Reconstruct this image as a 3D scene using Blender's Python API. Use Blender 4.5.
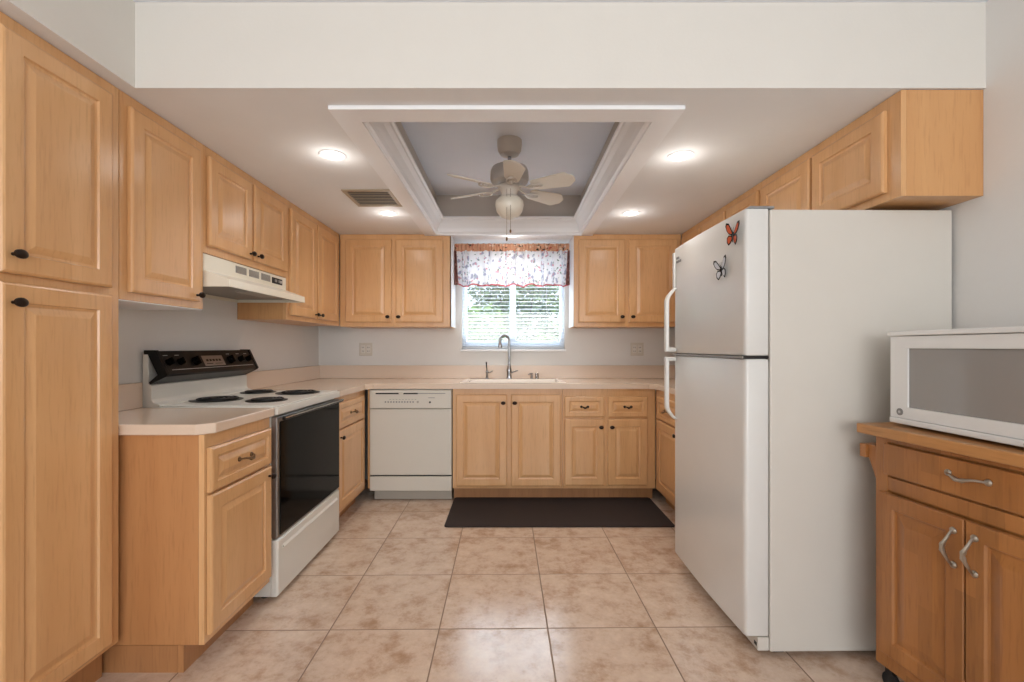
import bpy, bmesh, math, random
from mathutils import Vector, Matrix
R = random.Random(7)
PI = math.pi
for o in list(bpy.data.objects): bpy.data.objects.remove(o)
SC = bpy.context.scene
COL = SC.collection

# ------------------------------------------------------------------ camera
cd = bpy.data.cameras.new('camera'); cam = bpy.data.objects.new('camera', cd); COL.objects.link(cam)
cam.location = (0, 0, 1.185); cam.rotation_euler = (PI/2, 0, 0)
cd.sensor_width = 36; cd.lens = 36*455/1024; cd.shift_x = 1.5/1024; cd.shift_y = 6/1024
cd.clip_start = 0.05
SC.camera = cam
# ------------------------------------------------------------------ world, sun, daylight, exposure
w = bpy.data.worlds.new('world'); SC.world = w; w.use_nodes = True
bg = w.node_tree.nodes['Background']; bg.inputs[0].default_value = (0.78, 0.89, 1.0, 1); bg.inputs[1].default_value = 1.25
def lamp(name, kind, loc, rot, power, color, **kw):
    l = bpy.data.lights.new(name, kind); l.energy = power; l.color = color
    for k, v in kw.items(): setattr(l, k, v)
    o = bpy.data.objects.new(name, l); COL.objects.link(o); o.location = loc; o.rotation_euler = rot
    return o
s = lamp('sun', 'SUN', (6, 0, 8), (0, 0, 0), 2.6, (1, .95, .86), angle=.02)
s.rotation_euler = Vector((-1, .12, -1.1)).to_track_quat('-Z', 'Y').to_euler()
# daylight entering through the wide glazed opening of the room behind the camera
lamp('daylight_rear_opening', 'AREA', (0.1, -2.9, 1.55), (PI/2+.60, 0, 0), 76, (.975, .98, .98), shape='RECTANGLE', size=2.9, size_y=1.2)
# daylight entering through the kitchen window
lamp('sky_above_kitchen_window', 'AREA', (0.025, 5.0, 2.52), (-PI/3, 0, 0), 60, (.80, .90, 1.0), shape='RECTANGLE', size=1.8, size_y=1.1)
# unseen lamp added low outside to brighten the tray, standing for ground bounce
lamp('ground_bounce_fill_lamp', 'AREA', (0.025, 4.95, .50), (-PI*.74, 0, 0), 190, (.84, .92, 1.0), shape='RECTANGLE', size=2.2, size_y=.8)
vs = SC.view_settings
SC.display_settings.display_device = 'sRGB'
vs.view_transform = 'Standard'; vs.look = 'None'; vs.gamma = 1.0; vs.use_curve_mapping = False
vs.exposure = 0.14

# ------------------------------------------------------------------ materials
def lin(c):
    c = c/255.0
    return c/12.92 if c <= .04045 else ((c+.055)/1.055)**2.4
def rgb(r, g, b): return (lin(r), lin(g), lin(b), 1)
def mat(name, color, rough=.5, metal=0, bump=0, bscale=60, var=0, coat=0, spec=None, vscale=8):
    m = bpy.data.materials.new(name); m.use_nodes = True
    nt = m.node_tree; p = nt.nodes['Principled BSDF']
    p.inputs['Base Color'].default_value = color; p.inputs['Roughness'].default_value = rough
    p.inputs['Metallic'].default_value = metal
    if coat: p.inputs['Coat Weight'].default_value = coat; p.inputs['Coat Roughness'].default_value = .15
    if spec is not None: p.inputs['Specular IOR Level'].default_value = spec
    tc = nt.nodes.new('ShaderNodeTexCoord')
    n = nt.nodes.new('ShaderNodeTexNoise'); n.inputs['Scale'].default_value = vscale; n.inputs['Detail'].default_value = 5
    nt.links.new(tc.outputs['Object'], n.inputs['Vector'])
    mx = nt.nodes.new('ShaderNodeMix'); mx.data_type = 'RGBA'
    v = var if var else .02
    mx.inputs['A'].default_value = tuple(c*(1-v) for c in color[:3])+(1,); mx.inputs['B'].default_value = tuple(min(1, c*(1+v)) for c in color[:3])+(1,)
    nt.links.new(n.outputs['Fac'], mx.inputs['Factor']); nt.links.new(mx.outputs['Result'], p.inputs['Base Color'])
    if bump:
        n2 = nt.nodes.new('ShaderNodeTexNoise'); n2.inputs['Scale'].default_value = bscale; n2.inputs['Detail'].default_value = 4
        nt.links.new(tc.outputs['Object'], n2.inputs['Vector'])
        b = nt.nodes.new('ShaderNodeBump'); b.inputs['Strength'].default_value = bump; b.inputs['Distance'].default_value = .01
        nt.links.new(n2.outputs['Fac'], b.inputs['Height']); nt.links.new(b.outputs['Normal'], p.inputs['Normal'])
    return m
def wood(name, c1, c2, c3, rough=.38, stretch=(14, 14, 1.1), planks=False, axis='z', coat=.25):
    m = bpy.data.materials.new(name); m.use_nodes = True
    nt = m.node_tree; L = nt.links; p = nt.nodes['Principled BSDF']
    p.inputs['Roughness'].default_value = rough; p.inputs['Coat Weight'].default_value = coat; p.inputs['Coat Roughness'].default_value = .22
    tc = nt.nodes.new('ShaderNodeTexCoord'); oi = nt.nodes.new('ShaderNodeObjectInfo')
    ad = nt.nodes.new('ShaderNodeVectorMath'); ad.operation = 'ADD'
    ml = nt.nodes.new('ShaderNodeVectorMath'); ml.operation = 'SCALE'; ml.inputs['Scale'].default_value = 13
    cb = nt.nodes.new('ShaderNodeCombineXYZ')
    for i in range(3): L.new(oi.outputs['Random'], cb.inputs[i])
    L.new(cb.outputs[0], ml.inputs[0]); L.new(tc.outputs['Object'], ad.inputs[0]); L.new(ml.outputs[0], ad.inputs[1])
    mp = nt.nodes.new('ShaderNodeMapping'); mp.inputs['Scale'].default_value = stretch
    L.new(ad.outputs[0], mp.inputs['Vector'])
    n = nt.nodes.new('ShaderNodeTexNoise'); n.inputs['Scale'].default_value = .55; n.inputs['Detail'].default_value = 4; n.inputs['Distortion'].default_value = .8
    L.new(mp.outputs[0], n.inputs['Vector'])
    n2 = nt.nodes.new('ShaderNodeTexNoise'); n2.inputs['Scale'].default_value = 9; n2.inputs['Detail'].default_value = 5
    L.new(mp.outputs[0], n2.inputs['Vector'])
    r = nt.nodes.new('ShaderNodeValToRGB'); e = r.color_ramp.elements
    e[0].position = .3; e[0].color = c2; e[1].position = .7; e[1].color = c1
    L.new(n.outputs['Fac'], r.inputs['Fac'])
    r2 = nt.nodes.new('ShaderNodeValToRGB'); e = r2.color_ramp.elements
    e[0].position = .52; e[0].color = (0, 0, 0, 1); e[1].position = .72; e[1].color = (.38, .38, .38, 1)
    L.new(n2.outputs['Fac'], r2.inputs['Fac'])
    mx = nt.nodes.new('ShaderNodeMix'); mx.data_type = 'RGBA'; mx.inputs['B'].default_value = c3
    L.new(r2.outputs[0], mx.inputs['Factor']); L.new(r.outputs[0], mx.inputs['A'])
    out = mx.outputs['Result']
    if planks:      # glued staves of slightly different tone
        sp = nt.nodes.new('ShaderNodeSeparateXYZ'); L.new(tc.outputs['Object'], sp.inputs[0])
        a = nt.nodes.new('ShaderNodeMath'); a.operation = 'DIVIDE'; a.inputs[1].default_value = .055
        L.new(sp.outputs['X' if axis == 'z' else 'Y'], a.inputs[0])
        fl = nt.nodes.new('ShaderNodeMath'); fl.operation = 'FLOOR'; L.new(a.outputs[0], fl.inputs[0])
        a2 = nt.nodes.new('ShaderNodeMath'); a2.operation = 'DIVIDE'; a2.inputs[1].default_value = .42
        L.new(sp.outputs['Z' if axis == 'z' else 'X'], a2.inputs[0])
        ad2 = nt.nodes.new('ShaderNodeMath'); ad2.operation = 'MULTIPLY_ADD'; ad2.inputs[1].default_value = .37
        L.new(fl.outputs[0], ad2.inputs[0]); L.new(a2.outputs[0], ad2.inputs[2])
        fl2 = nt.nodes.new('ShaderNodeMath'); fl2.operation = 'FLOOR'; L.new(ad2.outputs[0], fl2.inputs[0])
        c2_ = nt.nodes.new('ShaderNodeCombineXYZ'); L.new(fl.outputs[0], c2_.inputs[0]); L.new(fl2.outputs[0], c2_.inputs[1])
        wn = nt.nodes.new('ShaderNodeTexWhiteNoise'); L.new(c2_.outputs[0], wn.inputs['Vector'])
        mr = nt.nodes.new('ShaderNodeMapRange'); mr.inputs['To Min'].default_value = .80; mr.inputs['To Max'].default_value = 1.1
        L.new(wn.outputs['Value'], mr.inputs['Value'])
        mu = nt.nodes.new('ShaderNodeVectorMath'); mu.operation = 'SCALE'
        L.new(out, mu.inputs[0]); L.new(mr.outputs[0], mu.inputs['Scale']); out = mu.outputs[0]
    L.new(out, p.inputs['Base Color'])
    return m
M = {}
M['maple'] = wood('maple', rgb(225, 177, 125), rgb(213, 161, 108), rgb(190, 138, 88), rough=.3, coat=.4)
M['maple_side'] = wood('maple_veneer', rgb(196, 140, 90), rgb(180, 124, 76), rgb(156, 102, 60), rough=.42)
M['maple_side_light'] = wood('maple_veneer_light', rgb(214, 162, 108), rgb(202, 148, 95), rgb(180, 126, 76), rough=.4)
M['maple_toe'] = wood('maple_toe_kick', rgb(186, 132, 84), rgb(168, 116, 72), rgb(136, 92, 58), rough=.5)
M['pine'] = wood('honey_pine', rgb(178, 120, 66), rgb(158, 102, 52), rgb(124, 76, 38), planks=True)
M['pine_top'] = wood('honey_pine_top', rgb(206, 148, 90), rgb(186, 128, 72), rgb(146, 94, 50), stretch=(1.1, 14, 14), planks=True, axis='x')
M['wall'] = mat('wall_paint', rgb(230, 228, 224), .75, bump=.06, bscale=90)
M['fascia'] = mat('fascia_paint', rgb(224, 220, 212), .75, bump=.04, bscale=90)
M['ceil'] = mat('ceiling_plaster', rgb(238, 238, 238), .85, bump=.22, bscale=9, var=.03, vscale=5)
M['tray'] = mat('tray_ceiling_daylit', rgb(236, 240, 248), .8)  # bluish daylight brightness is painted into this ceiling colour
M['traywall'] = mat('tray_wall_shaded', rgb(204, 196, 188), .8)  # shade on the tray walls is painted in as a darker tone
M['trim'] = mat('trim_paint', rgb(247, 248, 250), .45)
M['white'] = mat('white_enamel', rgb(226, 223, 214), .32, coat=.3)
M['fridge'] = mat('fridge_textured_enamel', rgb(224, 222, 217), .30, bump=.08, bscale=420, coat=.2)
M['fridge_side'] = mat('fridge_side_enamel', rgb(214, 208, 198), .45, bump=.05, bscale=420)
M['almond'] = mat('bisque_enamel', rgb(216, 210, 198), .35, coat=.2)
M['almond_dark'] = mat('bisque_toe', rgb(178, 170, 158), .5)
M['hood'] = mat('cream_enamel', rgb(238, 232, 215), .3, coat=.3)
M['hood_under'] = mat('hood_underside', rgb(150, 142, 132), .5)
M['counter'] = mat('counter_solid_surface', rgb(226, 203, 181), .22, var=.03, vscale=160, coat=.35)
M['counter_edge'] = mat('counter_edge_strip', rgb(230, 205, 186), .3, var=.03, vscale=160)
M['sink'] = mat('sink_white', rgb(234, 220, 204), .2, coat=.3)
M['bronze'] = mat('dark_bronze', rgb(48, 38, 32), .3, .7)
M['nickel'] = mat('brushed_nickel', rgb(176, 168, 156), .28, 1)
M['antique'] = mat('antique_pewter', rgb(120, 96, 70), .3, .9)
M['chrome'] = mat('chrome', rgb(170, 170, 172), .12, 1)
M['black'] = mat('black_plastic', rgb(17, 16, 15), .3, spec=.25)
M['blackglass'] = mat('black_oven_glass', rgb(9, 8, 7), .08, spec=.07)
M['steel'] = mat('oven_side_steel', rgb(150, 146, 142), .3, .8)
M['burner'] = mat('burner_coil_black', rgb(22, 21, 21), .5)
M['dark'] = mat('dark_gap', rgb(30, 26, 24), .7)
M['grey'] = mat('grey_plastic', rgb(136, 134, 132), .5)
M['label'] = mat('pale_print', rgb(190, 190, 188), .5)
M['rubber'] = mat('black_rubber', rgb(30, 28, 27), .7)
M['outlet'] = mat('outlet_plastic', rgb(226, 222, 214), .4)
M['fanwhite'] = mat('fan_white', rgb(206, 198, 188), .4)
M['fangrey'] = mat('fan_motor_grey', rgb(186, 180, 174), .35, .3)
M['fanblade'] = mat('fan_blade_white', rgb(222, 216, 204), .45)
M['mwglass'] = mat('microwave_window', rgb(150, 146, 142), .08, coat=.6)
M['mw'] = mat('microwave_white', rgb(234, 234, 231), .35, coat=.2)
M['blind'] = mat('blind_slat', rgb(236, 240, 244), .5)
M['vinyl'] = mat('window_vinyl', rgb(228, 236, 246), .4)
M['grass'] = mat('lawn', rgb(110, 140, 70), .9, var=.4, vscale=3)
M['bark'] = mat('bark', rgb(110, 88, 68), .9, var=.3, vscale=20)
M['orange'] = mat('butterfly_orange', rgb(205, 92, 52), .5, var=.2, vscale=200)
M['palewing'] = mat('butterfly_pale', rgb(206, 208, 212), .5)
M['boxcase'] = mat('vent_metal', rgb(176, 160, 138), .5)

def leafmat(name, a, b):
    m = mat(name, a, .5); nt = m.node_tree; p = nt.nodes['Principled BSDF']
    oi = nt.nodes.new('ShaderNodeNewGeometry'); mx = nt.nodes.new('ShaderNodeMix'); mx.data_type = 'RGBA'
    mx.inputs['A'].default_value = a; mx.inputs['B'].default_value = b
    nt.links.new(oi.outputs['Random Per Island'], mx.inputs['Factor']); nt.links.new(mx.outputs['Result'], p.inputs['Base Color'])
    return m
M['leaf'] = leafmat('shrub_leaf', rgb(66, 98, 46), rgb(150, 178, 96))
M['leaf2'] = leafmat('tree_leaf', rgb(58, 88, 50), rgb(150, 176, 112))
def emit(name, c, s):
    m = mat(name, c, .4); p = m.node_tree.nodes['Principled BSDF']
    p.inputs['Emission Color'].default_value = c; p.inputs['Emission Strength'].default_value = s
    return m
M['lens'] = emit('downlight_lens', (1, .97, .92, 1), 7)
M['bowl'] = mat('frosted_bowl', rgb(232, 226, 212), .35, coat=.3)
g = bpy.data.materials.new('window_glass'); g.use_nodes = True; nt = g.node_tree
for n_ in list(nt.nodes): nt.nodes.remove(n_)
o_ = nt.nodes.new('ShaderNodeOutputMaterial'); mxs = nt.nodes.new('ShaderNodeMixShader'); tr = nt.nodes.new('ShaderNodeBsdfTransparent'); gl = nt.nodes.new('ShaderNodeBsdfGlossy')
gl.inputs['Roughness'].default_value = .02; mxs.inputs[0].default_value = .06
nt.links.new(tr.outputs[0], mxs.inputs[1]); nt.links.new(gl.outputs[0], mxs.inputs[2]); nt.links.new(mxs.outputs[0], o_.inputs[0])
M['glass'] = g

# floor tiles
m = bpy.data.materials.new('floor_tile'); m.use_nodes = True; nt = m.node_tree; L = nt.links; p = nt.nodes['Principled BSDF']
tc = nt.nodes.new('ShaderNodeTexCoord'); mp = nt.nodes.new('ShaderNodeMapping')
TS = .4565
mp.inputs['Rotation'].default_value = (0, 0, -.013)
L.new(tc.outputs['Object'], mp.inputs['Vector'])
mp2 = nt.nodes.new('ShaderNodeMapping'); mp2.inputs['Location'].default_value = (-.143/TS-.085+40, -1.915/TS+40, 0); mp2.inputs['Scale'].default_value = (1/TS, 1/TS, 1)
L.new(mp.outputs[0], mp2.inputs['Vector'])
sp = nt.nodes.new('ShaderNodeSeparateXYZ'); L.new(mp2.outputs[0], sp.inputs[0])
edges = []; cells = []
for ax in 'XY':
    fr = nt.nodes.new('ShaderNodeMath'); fr.operation = 'FRACT'; L.new(sp.outputs[ax], fr.inputs[0])
    fl = nt.nodes.new('ShaderNodeMath'); fl.operation = 'FLOOR'; L.new(sp.outputs[ax], fl.inputs[0]); cells.append(fl)
    a = nt.nodes.new('ShaderNodeMath'); a.operation = 'SUBTRACT'; a.inputs[1].default_value = .5; L.new(fr.outputs[0], a.inputs[0])
    b = nt.nodes.new('ShaderNodeMath'); b.operation = 'ABSOLUTE'; L.new(a.outputs[0], b.inputs[0]); edges.append(b)
mxm = nt.nodes.new('ShaderNodeMath'); mxm.operation = 'MAXIMUM'; L.new(edges[0].outputs[0], mxm.inputs[0]); L.new(edges[1].outputs[0], mxm.inputs[1])
gr = nt.nodes.new('ShaderNodeMapRange'); gr.inputs['From Min'].default_value = .4925; gr.inputs['From Max'].default_value = .4955; L.new(mxm.outputs[0], gr.inputs['Value'])
cv = nt.nodes.new('ShaderNodeCombineXYZ'); L.new(cells[0].outputs[0], cv.inputs[0]); L.new(cells[1].outputs[0], cv.inputs[1])
wn = nt.nodes.new('ShaderNodeTexWhiteNoise'); L.new(cv.outputs[0], wn.inputs['Vector'])
sc_ = nt.nodes.new('ShaderNodeVectorMath'); sc_.operation = 'MULTIPLY_ADD'; sc_.inputs[1].default_value = (20, 20, 20)
L.new(wn.outputs['Color'], sc_.inputs[0]); L.new(tc.outputs['Object'], sc_.inputs[2])
n1 = nt.nodes.new('ShaderNodeTexNoise'); n1.inputs['Scale'].default_value = 9; n1.inputs['Detail'].default_value = 9; n1.inputs['Roughness'].default_value = .72; L.new(sc_.outputs[0], n1.inputs['Vector'])
n2 = nt.nodes.new('ShaderNodeTexNoise'); n2.inputs['Scale'].default_value = 38; n2.inputs['Detail'].default_value = 5; L.new(sc_.outputs[0], n2.inputs['Vector'])
r1 = nt.nodes.new('ShaderNodeValToRGB'); e = r1.color_ramp.elements
e[0].position = .33; e[0].color = rgb(176, 142, 114); e[1].position = .67; e[1].color = rgb(224, 202, 180)
x = r1.color_ramp.elements.new(.5); x.color = rgb(210, 184, 162)
L.new(n1.outputs['Fac'], r1.inputs['Fac'])
r2 = nt.nodes.new('ShaderNodeValToRGB'); e = r2.color_ramp.elements
e[0].position = .45; e[0].color = (0, 0, 0, 1); e[1].position = .7; e[1].color = (.3, .3, .3, 1); L.new(n2.outputs['Fac'], r2.inputs['Fac'])
mx = nt.nodes.new('ShaderNodeMix'); mx.data_type = 'RGBA'; mx.inputs['B'].default_value = rgb(204, 182, 166)
L.new(r2.outputs[0], mx.inputs['Factor']); L.new(r1.outputs[0], mx.inputs['A'])
mg = nt.nodes.new('ShaderNodeMix'); mg.data_type = 'RGBA'; mg.inputs['B'].default_value = rgb(138, 112, 90)
L.new(gr.outputs[0], mg.inputs['Factor']); L.new(mx.outputs['Result'], mg.inputs['A']); L.new(mg.outputs['Result'], p.inputs['Base Color'])
rr = nt.nodes.new('ShaderNodeMapRange'); p.inputs['Specular IOR Level'].default_value = .65; rr.inputs['To Min'].default_value = .17; rr.inputs['To Max'].default_value = .8; L.new(gr.outputs[0], rr.inputs['Value']); L.new(rr.outputs[0], p.inputs['Roughness'])
bp = nt.nodes.new('ShaderNodeBump'); bp.invert = True; bp.inputs['Strength'].default_value = .5; bp.inputs['Distance'].default_value = .003
L.new(gr.outputs[0], bp.inputs['Height'])
bp2 = nt.nodes.new('ShaderNodeBump'); bp2.inputs['Strength'].default_value = .12; bp2.inputs['Distance'].default_value = .01
L.new(n1.outputs['Fac'], bp2.inputs['Height']); L.new(bp.outputs[0], bp2.inputs['Normal']); L.new(bp2.outputs[0], p.inputs['Normal'])
M['tile'] = m

# mat weave
m = mat('mat_weave', rgb(44, 34, 32), .8); nt = m.node_tree; p = nt.nodes['Principled BSDF']
tc = nt.nodes.new('ShaderNodeTexCoord'); ck = nt.nodes.new('ShaderNodeTexChecker'); ck.inputs['Scale'].default_value = 130
bp = nt.nodes.new('ShaderNodeBump'); bp.inputs['Strength'].default_value = .5; bp.inputs['Distance'].default_value = .002
nt.links.new(tc.outputs['Object'], ck.inputs['Vector']); nt.links.new(ck.outputs['Fac'], bp.inputs['Height']); nt.links.new(bp.outputs[0], p.inputs['Normal'])
M['weave'] = m

def floral(name, base, cols, scale, trans):
    m = bpy.data.materials.new(name); m.use_nodes = True; nt = m.node_tree; L = nt.links; p = nt.nodes['Principled BSDF']
    p.inputs['Roughness'].default_value = .85
    tc = nt.nodes.new('ShaderNodeTexCoord'); nz = nt.nodes.new('ShaderNodeTexNoise'); nz.inputs['Scale'].default_value = 22
    L.new(tc.outputs['Object'], nz.inputs['Vector'])
    ma = nt.nodes.new('ShaderNodeVectorMath'); ma.operation = 'MULTIPLY_ADD'; ma.inputs[1].default_value = (.06, .06, .06); L.new(nz.outputs['Color'], ma.inputs[0]); L.new(tc.outputs['Object'], ma.inputs[2])
    out = None
    prev = base
    for i, (c, rad) in enumerate(cols):
        mp = nt.nodes.new('ShaderNodeMapping'); mp.inputs['Location'].default_value = (i*1.7, i*.9, i*2.3); L.new(ma.outputs[0], mp.inputs['Vector'])
        v = nt.nodes.new('ShaderNodeTexVoronoi'); v.inputs['Scale'].default_value = scale*(1+.25*i); L.new(mp.outputs[0], v.inputs['Vector'])
        mr = nt.nodes.new('ShaderNodeMapRange'); mr.inputs['From Min'].default_value = rad; mr.inputs['From Max'].default_value = rad*.75; L.new(v.outputs['Distance'], mr.inputs['Value'])
        mx = nt.nodes.new('ShaderNodeMix'); mx.data_type = 'RGBA'; mx.inputs['B'].default_value = c
        if out: L.new(out, mx.inputs['A'])
        else: mx.inputs['A'].default_value = base
        L.new(mr.outputs[0], mx.inputs['Factor']); out = mx.outputs['Result']
    L.new(out, p.inputs['Base Color'])
    if trans:
        o = nt.nodes['Material Output']; t = nt.nodes.new('ShaderNodeBsdfTranslucent'); L.new(out, t.inputs[0])
        mm = nt.nodes.new('ShaderNodeMixShader'); mm.inputs[0].default_value = trans
        L.new(p.outputs[0], mm.inputs[1]); L.new(t.outputs[0], mm.inputs[2]); L.new(mm.outputs[0], o.inputs[0])
    return m
M['fl_skirt'] = floral('valance_floral', rgb(240, 238, 240), [(rgb(172, 172, 190), .36), (rgb(214, 160, 168), .28), (rgb(128, 142, 130), .24)], 19, .26)
M['fl_head'] = floral('valance_header_floral', rgb(214, 160, 128), [(rgb(232, 200, 176), .34), (rgb(190, 100, 84), .28), (rgb(52, 50, 42), .26)], 17, .15)
M['fl_hem'] = mat('valance_hem', rgb(200, 96, 104), .8, var=.2, vscale=60)
M['fl_dark'] = floral('valance_return_floral', rgb(140, 92, 84), [(rgb(200, 150, 140), .34), (rgb(70, 50, 48), .28)], 30, .1)

# ------------------------------------------------------------------ mesh helpers
class MB:
    def __init__(s): s.bm = bmesh.new(); s.mi = 0
    def _f(s, vs):
        try:
            f = s.bm.faces.new(vs); f.material_index = s.mi; return f
        except ValueError: return None
    def box(s, x0, x1, y0, y1, z0, z1):
        v = [s.bm.verts.new((x, y, z)) for x in (x0, x1) for y in (y0, y1) for z in (z0, z1)]
        for q in ((0, 1, 3, 2), (4, 6, 7, 5), (0, 4, 5, 1), (2, 3, 7, 6), (0, 2, 6, 4), (1, 5, 7, 3)): s._f([v[i] for i in q])
        return s
    def prism(s, poly, axis, a, b):   # poly in the two remaining axes, in order
        def P(u, v, t):
            return {'x': (t, u, v), 'y': (u, t, v), 'z': (u, v, t)}[axis]
        A = [s.bm.verts.new(P(u, v, a)) for u, v in poly]; B = [s.bm.verts.new(P(u, v, b)) for u, v in poly]
        s._f(A); s._f(B[::-1])
        n = len(poly)
        for i in range(n): s._f([A[i], B[i], B[(i+1) % n], A[(i+1) % n]])
        return s
    def panel(s, x0, x1, z0, z1, yb, rings):   # rings (inset, y) seen from -y; closed back
        loops = []
        for ins, y in [(0, yb)]+rings:
            loops.append([s.bm.verts.new(q) for q in ((x0+ins, y, z0+ins), (x1-ins, y, z0+ins), (x1-ins, y, z1-ins), (x0+ins, y, z1-ins))])
        s._f(loops[0][::-1])
        for a, b in zip(loops, loops[1:]):
            for i in range(4): s._f([a[i], a[(i+1) % 4], b[(i+1) % 4], b[i]])
        s._f(loops[-1])
        return s
    def lathe(s, prof, c=(0, 0, 0), axis='z', seg=24, sx=1, sy=1):
        loops = []
        for r, h in prof:
            lp = []
            for i in range(seg):
                a = 2*PI*i/seg; u, v = r*math.cos(a)*sx, r*math.sin(a)*sy
                q = {'z': (u, v, h), 'y': (u, h, v), 'x': (h, u, v)}[axis]
                lp.append(s.bm.verts.new((c[0]+q[0], c[1]+q[1], c[2]+q[2])))
            loops.append(lp)
        for a, b in zip(loops, loops[1:]):
            for i in range(seg): s._f([a[i], a[(i+1) % seg], b[(i+1) % seg], b[i]])
        s._f(loops[0][::-1]); s._f(loops[-1])
        return s
    def tube(s, pts, rad, seg=10):
        pts = [Vector(p) for p in pts]; n = len(pts); loops = []
        rads = rad if isinstance(rad, (list, tuple)) else [rad]*n
        up = None
        for i, q in enumerate(pts):
            d = (pts[min(i+1, n-1)]-pts[max(i-1, 0)]).normalized()
            if up is None: up = d.orthogonal().normalized()
            u = (up - d*up.dot(d)).normalized(); up = u; v = d.cross(u)
            loops.append([s.bm.verts.new(q+(u*math.cos(2*PI*k/seg)+v*math.sin(2*PI*k/seg))*rads[i]) for k in range(seg)])
        for a, b in zip(loops, loops[1:]):
            for i in range(seg): s._f([a[i], a[(i+1) % seg], b[(i+1) % seg], b[i]])
        s._f(loops[0][::-1]); s._f(loops[-1])
        return s
    def grid(s, fn, nu, nv):
        vs = [[s.bm.verts.new(fn(i/nu, j/nv)) for j in range(nv+1)] for i in range(nu+1)]
        for i in range(nu):
            for j in range(nv): s._f([vs[i][j], vs[i+1][j], vs[i+1][j+1], vs[i][j+1]])
        return s
    def build(s, name, mats, parent=None, smooth=False, bevel=0, loc=None, rot=None, recalc=True):
        if recalc: bmesh.ops.recalc_face_normals(s.bm, faces=s.bm.faces)
        me = bpy.data.meshes.new(name); s.bm.to_mesh(me); s.bm.free()
        if not isinstance(mats, (list, tuple)): mats = [mats]
        for m_ in mats: me.materials.append(m_)
        o = bpy.data.objects.new(name, me); COL.objects.link(o)
        if parent: o.parent = parent
        if loc: o.location = loc
        if rot: o.rotation_euler = rot
        if smooth:
            for f in me.polygons: f.use_smooth = True
            es = o.modifiers.new('edge_split', 'EDGE_SPLIT'); es.split_angle = math.radians(38)
        if bevel:
            b = o.modifiers.new('bevel', 'BEVEL'); b.width = bevel; b.segments = 2; b.limit_method = 'ANGLE'; b.angle_limit = math.radians(40)
        return o
def thing(name, label, cat, loc=(0, 0, 0), rz=0, group=None):
    o = bpy.data.objects.new(name, None); COL.objects.link(o); o.empty_display_size = .1
    o.location = loc; o.rotation_euler = (0, 0, rz); return tag(o, label, cat, group)
def tag(o, label, cat, group=None):
    o['label'] = label; o['category'] = cat
    if group: o['group'] = group
    return o
def struct(o): o['kind'] = 'structure'; return o
def arc(c, r, a0, a1, n, plane='xz'):
    out = []
    for i in range(n+1):
        a = a0+(a1-a0)*i/n; u, v = r*math.cos(a), r*math.sin(a)
        out.append((c[0]+u, c[1], c[2]+v) if plane == 'xz' else (c[0], c[1]+u, c[2]+v) if plane == 'yz' else (c[0]+u, c[1]+v, c[2]))
    return out

# ------------------------------------------------------------------ dimensions
WL, WR, WB = -1.72, 1.709, 4.08           # side walls, window wall
CZ, HZ = 2.116, 2.425                    # dropped ceiling, high ceiling
SY = 1.636                               # soffit face
REAR = -3.0
CT0, CT1 = .866, .905                    # countertop

# ------------------------------------------------------------------ the setting
struct(MB().box(-2.2, 2.2, REAR-.6, 4.3, -.1, 0).build('floor', M['tile']))
struct(MB().box(WL-.12, WL, REAR, WB, 0, HZ).build('wall_left', M['wall']))
struct(MB().box(WR, WR+.12, REAR, WB, 0, HZ).build('wall_right', M['wall']))
wx0, wx1, wz0, wz1 = -.435, .485, 1.165, 2.06
b = MB()
b.box(WL-.12, wx0, WB, WB+.14, 0, HZ); b.box(wx1, WR+.12, WB, WB+.14, 0, HZ)
b.box(wx0, wx1, WB, WB+.14, 0, wz0); b.box(wx0, wx1, WB, WB+.14, wz1, HZ)
struct(b.build('wall_back', M['wall']))
b = MB()
b.box(WL-.12, -1.4, REAR-.14, REAR, 0, HZ); b.box(1.6, WR+.12, REAR-.14, REAR, 0, HZ); b.box(-1.4, 1.6, REAR-.14, REAR, 2.3, HZ)
struct(b.build('wall_rear', M['wall']))
# tray opening
tx0, tx1, ty0, ty1 = -.605, .575, 1.85, 3.717
b = MB()
b.box(WL-.12, WR+.12, REAR-.14, WB+.14, HZ, HZ+.12)          # high ceiling slab (mat 0), also the tray's top
def cell(x0, x1, y0, y1):
    b.mi = 0; b.box(x0, x1, y0, y1, CZ, HZ-.0005)
cell(WL, tx0, SY, WB); cell(tx1, WR, SY, WB); cell(tx0, tx1, SY, ty0); cell(tx0, tx1, ty1, WB)
cell(WL, -1.35, REAR, SY)
b.bm.normal_update()
bmesh.ops.recalc_face_normals(b.bm, faces=b.bm.faces)
for f in b.bm.faces:
    c = f.calc_center_median(); n = f.normal
    if abs(n.z) > .9: f.material_index = 0 if c.z < HZ-.02 else 1
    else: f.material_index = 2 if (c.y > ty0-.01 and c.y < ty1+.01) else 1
o = b.build('ceiling', [M['ceil'], M['tray'], M['traywall'], M['fascia']])
for f in o.data.polygons:
    if abs(f.normal.z) < .5 and (abs(f.center.y-SY) < .01 or (abs(f.center.x+1.35) < .01 and f.center.y < SY)): f.material_index = 3
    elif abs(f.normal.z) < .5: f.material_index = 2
struct(o)
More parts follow.
